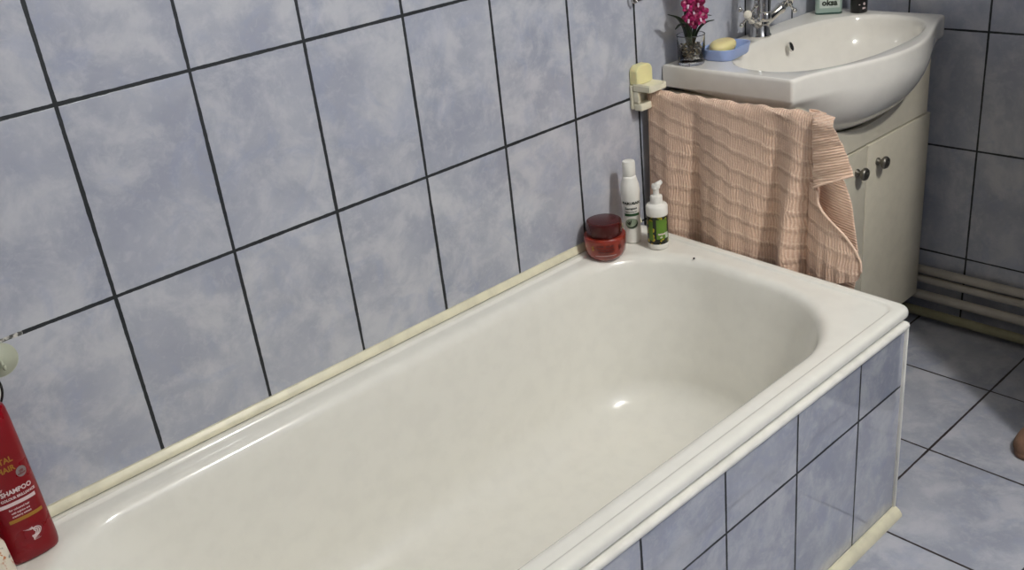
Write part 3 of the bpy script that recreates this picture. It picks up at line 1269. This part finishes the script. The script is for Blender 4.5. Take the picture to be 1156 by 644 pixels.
pb = thing('pump_bottle', 'white pump bottle with black and green label by the towel', 'bottle', deck(1.106, -.118))
PR = .0218
obj('base', lathe([(0, 0), (.0195, 0), (.0212, .0015), (.0216, .011), (.0212, .0118), (0, .0118)], 40), m_white_pl, pb, angle=50)
obj('label_sleeve', lathe([(0, .0118), (PR, .0118), (PR, .0680), (0, .0680)], 40), m_flab, pb, angle=40)
obj('shoulder', lathe([(0, .068), (.0222, .068), (.0228, .0695), (.0228, .085), (.0205, .089), (.0135, .0905), (.0125, .0925), (0, .0925)], 40), m_white_pl, pb, angle=50)
pmp = obj('pump', lathe([(.0125, .0925), (.0128, .094), (.0128, .103), (.0118, .106), (.0068, .107), (.0062, .109), (.0062, .119), (.0085, .1205), (.0090, .126), (.0078, .1285), (0, .129)], 32), m_white_pl, pb, angle=50)
bm = tube([(-.001, 0, .1245), (.007, -.002, .1275), (.0135, -.004, .1305)], [.0066, .0056, .0040], 14)
obj('nozzle', bm, m_white_pl, pmp)
pa = cam_ang(pb)
wrap(bm := patch(.024, .040), PR + .0002, pa + .42, .0430)
obj('label_panel', bm, m_label_green, pb)
wrap(bm := patch(.010, .040), PR + .0002, pa - .68, .0400)
obj('label_panel', bm, m_label_green, pb)
for s, z, sz, a in (('natural', .0335, .0056, .36), ('oil', .0270, .0050, .30)):
    wrap(bm := text_bm(s, sz, .00025), PR + .0008, pa + a, z)
    obj('lettering', bm, m_text_wh, pb, smooth=False)
wrap(bm := patch(.0075, .012), PR + .0006, pa + .88, .030)
obj('small_panel', bm, plain('label_pale_panel', lin(190, 200, 180), .5), pb)

pb.scale = (1.04, 1.04, 1.13)
# ------------------------------------------------------------------ red shampoo bottle at the near left
RB_ = Vector(deck(-.235, -.062))
ra = math.atan2(-1.4211 + .06, -.4174 + .2565)
rb = thing('red_shampoo_bottle', 'tall flat red shampoo bottle standing on the tub rim at left', 'bottle', RB_, ra + PI / 2 + .10)


def ell(a, b, z, p=2.6, n=48):
    out = []
    for i in range(n):
        t = 2 * PI * i / n
        c, s = math.cos(t), math.sin(t)
        r = 1 / ((abs(c) / a) ** p + (abs(s) / b) ** p) ** (1 / p)
        out.append(Vector((r * c, r * s, z)))
    return out


RP = [(z_ * 1.18, a_, b_) for z_, a_, b_ in ((0, .032, .016), (.0015, .0352, .0185), (.006, .0368, .0200), (.015, .0374, .0205), (.05, .0368, .0205), (.10, .0360, .0200), (.15, .0350, .019), (.185, .0340, .018), (.198, .0332, .0170), (.203, .0315, .0150), (.205, .026, .012))]
obj('bottle_body', loft([ell(a, b, z) for z, a, b in RP]), m_red, rb, angle=60)
obj('cap', loft([ell(a, b, z, 2.4) for z, a, b in ((.2420, .0150, .0108), (.2479, .0155, .0112), (.272, .0150, .0108), (.275, .0135, .0095))]), m_red_dark, rb, angle=50)


def rdep(x, z):
    for (z0, a0, b0), (z1, a1, b1) in zip(RP, RP[1:]):
        if z0 <= z <= z1:
            f = (z - z0) / (z1 - z0)
            a, b = a0 + (a1 - a0) * f, b0 + (b1 - b0) * f
            return b * max(0, 1 - (min(abs(x), a * .999) / a) ** 2.6) ** (1 / 2.6)
    return .018


def onred(bm, x, z, lift=.0):
    for v in bm.verts:
        px, pz, t = v.co.x + x, (v.co.y + z) * 1.13, v.co.z
        v.co = Vector((px, -(rdep(px, pz) + .0004 + lift + max(0, t) * .5), pz))
    return bm


obj('label_patch', onred(patch(.048, .024, 16, 6), .000, .0745), m_red_dark, rb)
for s, x, z, sz, mt, b in (('VITAL', .002, .146, .0105, m_gold, .0003), ('HAIR', .003, .134, .0105, m_gold, .0003), ('Kera', -.019, .117, .006, m_text_wh, .0001), ('Repair', -.018, .111, .006, m_text_wh, .0001), ('SHAMPOO', .006, .1035, .0088, m_text_wh, .0003),
                           ('COLOUR BRILLIANCE', .006, .0950, .0048, m_text_wh, .0002),
                           ('for coloured hair', .002, .0800, .0040, m_text_wh, .0001), ('with arginine and', .002, .0748, .0036, m_text_wh, .0001), ('cranberry extract', .002, .0700, .0036, m_text_wh, .0001)):
    obj('lettering', onred(text_bm(s, sz, b), x, z, .0006), mt, rb, smooth=False)
obj('white_bar', onred(patch(.058, .0050, 18, 2), -.002, .0875, .0005), m_text_wh, rb)
obj('gold_bar', onred(patch(.046, .0048, 16, 2), .006, .0638, .0005), m_gold, rb)
bm = bmesh.new()
bmesh.ops.create_circle(bm, cap_ends=True, segments=28, radius=.0072)
obj('round_seal', onred(bm, .0205, .124, .0003), m_silver_seal, rb)
for s, dz in (('100', .0012), ('colour', -.0022)):
    obj('lettering', onred(text_bm(s, .0042, .0001), .0205, .124 + dz, .0009), m_red_dark, rb, smooth=False)
bm = bmesh.new()
bmesh.ops.create_circle(bm, cap_ends=True, segments=32, radius=.0135)
obj('emblem_ground', onred(bm, .008, .038, .0003), m_red_dark, rb)
for k in range(4):
    ctrl = [(-.013 + .0028 * k, .009 - .0012 * k), (-.004 + .001 * k, .0055 + .001 * k), (.004 - .0012 * k, .0065 - .0014 * k), (.0095 - .0024 * k, .0025 - .0006 * k), (.0065 - .0022 * k, -.0035), (-.001 - .0012 * k, -.0075 + .0012 * k), (-.0035 + .0006 * k, -.0105 + .0012 * k), (.006 - .0016 * k, -.0105 + .0018 * k)]
    pts = spline([(a, b, 0) for a, b in ctrl], 5)
    bm = bmesh.new()
    prev = None
    n_ = len(pts) - 1
    for q, p in enumerate(pts):
        d_ = (pts[min(q + 1, n_)] - pts[max(q - 1, 0)]).normalized()
        nn = Vector((-d_.y, d_.x, 0)) * (.00055 * math.sin(PI * min(1, q / n_ + .02)) + .00012)
        a, b = bm.verts.new(p - nn), bm.verts.new(p + nn)
        if prev:
            bm.faces.new((prev[0], a, b, prev[1]))
        prev = (a, b)
    obj('hair_strand_emblem', onred(bm, .008, .038, .0008), m_text_wh, rb)

ob = thing('white_orange_bottle', 'white bottle with orange and dark print in the lower left corner', 'bottle', deck(-.298, -.118))
obj('bottle_body', lathe([(0, 0), (.024, 0), (.0275, .003), (.0285, .02), (.0285, .045), (.0275, .075), (.022, .088), (.011, .094)], 40), m_orange, ob)
obj('cap', lathe([(.0125, .094), (.0125, .112), (.011, .114), (0, .114)], 28), m_white_pl, ob)

# ------------------------------------------------------------------ suction hook with a hanging round mirror
sh_ = thing('suction_hook', 'clear round suction hook stuck on the wall tiles at left edge', 'hook', (-.178, 0, .755))
sh_.scale = (1.08, 1, 1.08)
bm = lathe([(0, 0), (.024, 0), (.024, -.0), (.022, .0022), (.012, .0055), (.007, .010), (0, .011)], 36, Matrix.Translation((0, -.0006, 0)) @ Matrix.Rotation(PI / 2, 4, 'X'))
obj('suction_cup', bm, m_clear, sh_)
pts = spline([(0, -.010, .004), (0, -.013, -.002), (0, -.017, -.006), (0, -.022, -.006), (0, -.024, 0)], 5)
obj('hook_arm', tube(pts, .002, 10), m_clear, sh_)
mr = thing('round_mirror', 'small round mirror with a black rim behind the red bottle', 'mirror', (-.229, -.010, .722))
Rx = Matrix.Rotation(PI / 2, 4, 'X')
bm = bmesh.new()
add_tube(bm, [(.040 * math.cos(2 * PI * i / 48), 0, .040 * math.sin(2 * PI * i / 48)) for i in range(49)], .0022, 8)
obj('rim', bm, m_black, mr)
obj('glass', lathe([(0, -.001), (.039, -.001), (.039, .001), (0, .001)], 48, Rx), m_white_pl, mr)
pts = spline([(0, 0, .0415), (.010, -.006, .055), (.022, -.014, .066), (.032, -.016, .0648), (.046, -.016, .0635)], 4)

# wall hook cropped by the top edge, above the towel holder
wh = thing('wall_hook', 'small grey metal wall hook cut off by the top edge', 'hook', (1.205, 0, .984))
bm = box(-.011, .024, -.004, -.0005, .0, .06, .0015)
obj('hook_plate', bm, m_pewter, wh, angle=40)
pts = spline([(-.020, -.004, .03), (-.024, -.010, .012), (-.021, -.014, .003), (-.012, -.014, .003), (-.008, -.012, .014)], 5)
obj('hook_loop', tube(pts, .0022, 10), m_chrome, wh)

# ------------------------------------------------------------------ pipes along the end wall
pipes = [
    ('upper white plastic pipe running along the end wall above the floor', .146, 1.955, .0115, m_pipe),
    ('second white plastic pipe just below the upper one on end wall', .119, 1.954, .0105, m_pipe),
    ('thicker lower pale pipe on the end wall, below the paired pipes', .076, 1.945, .0125, m_pipe),
    ('lowest old cream pipe lying close to the floor by end wall', .030, 1.935, .0125, m_pipe_dark),
]
for lab, z, x, r, mt in pipes:
    bm = bmesh.new()
    add_tube(bm, [(0, -.905, 0), (0, -.8, 0), (0, -.6, 0), (0, -.03, 0)], r, 18)
    o = obj('heating_pipe', bm, mt, loc=(x, 0, z))
    tag(o, lab, 'pipe', 'pipes along the end wall')
    for yy in (-.16,):
        cb = box(.0, XE - x - .0005, yy - .006, yy + .006, -.004, .004, .001)
        obj('pipe_clip', cb, mt, o)

# ------------------------------------------------------------------ slipper just seen at the right; unseen cupboard added to shade the end wall
tc = thing('added_shade_cupboard', 'tall dark grey cupboard out of view, added to shade the end wall', 'cupboard', (1.705, -1.185, 0))
obj('carcass', box(-.245, .262, -.27, .27, .0, 2.0, .003), m_shade_cupboard, tc, angle=30)
for s in (0, 1):
    d = obj('door', box(-.263, -.2455, -.268 + s * .2695, -.0015 + s * .2695, .03, 1.995, .002), m_shade_cupboard, tc, angle=30)
    kb_ = lathe([(.006, 0), (.005, .01), (.011, .014), (.011, .02), (0, .024)], 20, Matrix.Rotation(-PI / 2, 4, 'Y'))
    obj('knob', kb_, m_pewter, d, loc=(-.263, -.02 + s * .04, .95))
slp = thing('slipper', 'brown slipper with only its rounded toe in view at the right edge', 'slipper', (1.478, -.790, 0), math.radians(-4))


def foot(z, ins, x0=0.0, x1=.265):
    P = []
    for i in range(48):
        t = 2 * PI * i / 48
        c, q = math.cos(t), math.sin(t)
        x = (x0 + x1) / 2 + ((x1 - x0) / 2 - ins) * math.copysign(abs(c) ** .8, c)
        wd = (.044 - .010 * sm(.06, .2, x)) - ins
        P.append(Vector((x, wd * math.copysign(abs(q) ** .8, q), z)))
    return P


obj('sole', loft([foot(0, .004), foot(.002, .001), foot(.010, 0), foot(.015, .002)]), m_wood, slp, angle=60)
rows = []
for k in range(9):
    a = PI / 2 * k / 8
    rows.append([Vector((p.x, p.y, .0155 + (.030 + .02 * p.x / .14) * math.sin(a))) for p in foot(0, .003 + .040 * (1 - math.cos(a)), .0, .150)])
obj('upper', loft(rows), m_wood, slp, angle=60)

# ------------------------------------------------------------------ ceiling lamp, and the unseen warm tube added as fill
lp = thing('ceiling_lamp', 'round white glass ceiling lamp over the room', 'lamp', (LAMP.x, LAMP.y, ZC - .14))
obj('base_plate', lathe([(0, .115), (.085, .115), (.09, .12), (.09, .14), (0, .14)], 40), m_white_trim, lp, angle=40)
obj('reflector', lathe([(.083, .112), (.086, .113), (.086, .1145), (0, .1145)], 40), emit('lamp_glow', (1, .95, .88, 1), 6), lp)
l2 = thing('warm_fill_tube', 'slim warm ceiling tube out of view, added as fill light for the left side', 'lamp', (FILL_LAMP.x, FILL_LAMP.y, FILL_LAMP.z))
obj('housing', box(-.31, .31, -.035, .035, -.012, ZC - FILL_LAMP.z - .0005, .004), m_white_trim, l2, angle=40)
obj('diffuser', box(-.29, .29, -.028, .028, -.036, -.0125, .010), emit('warm_fill_glow', (1, .9, .75, 1), 4), l2, angle=40)
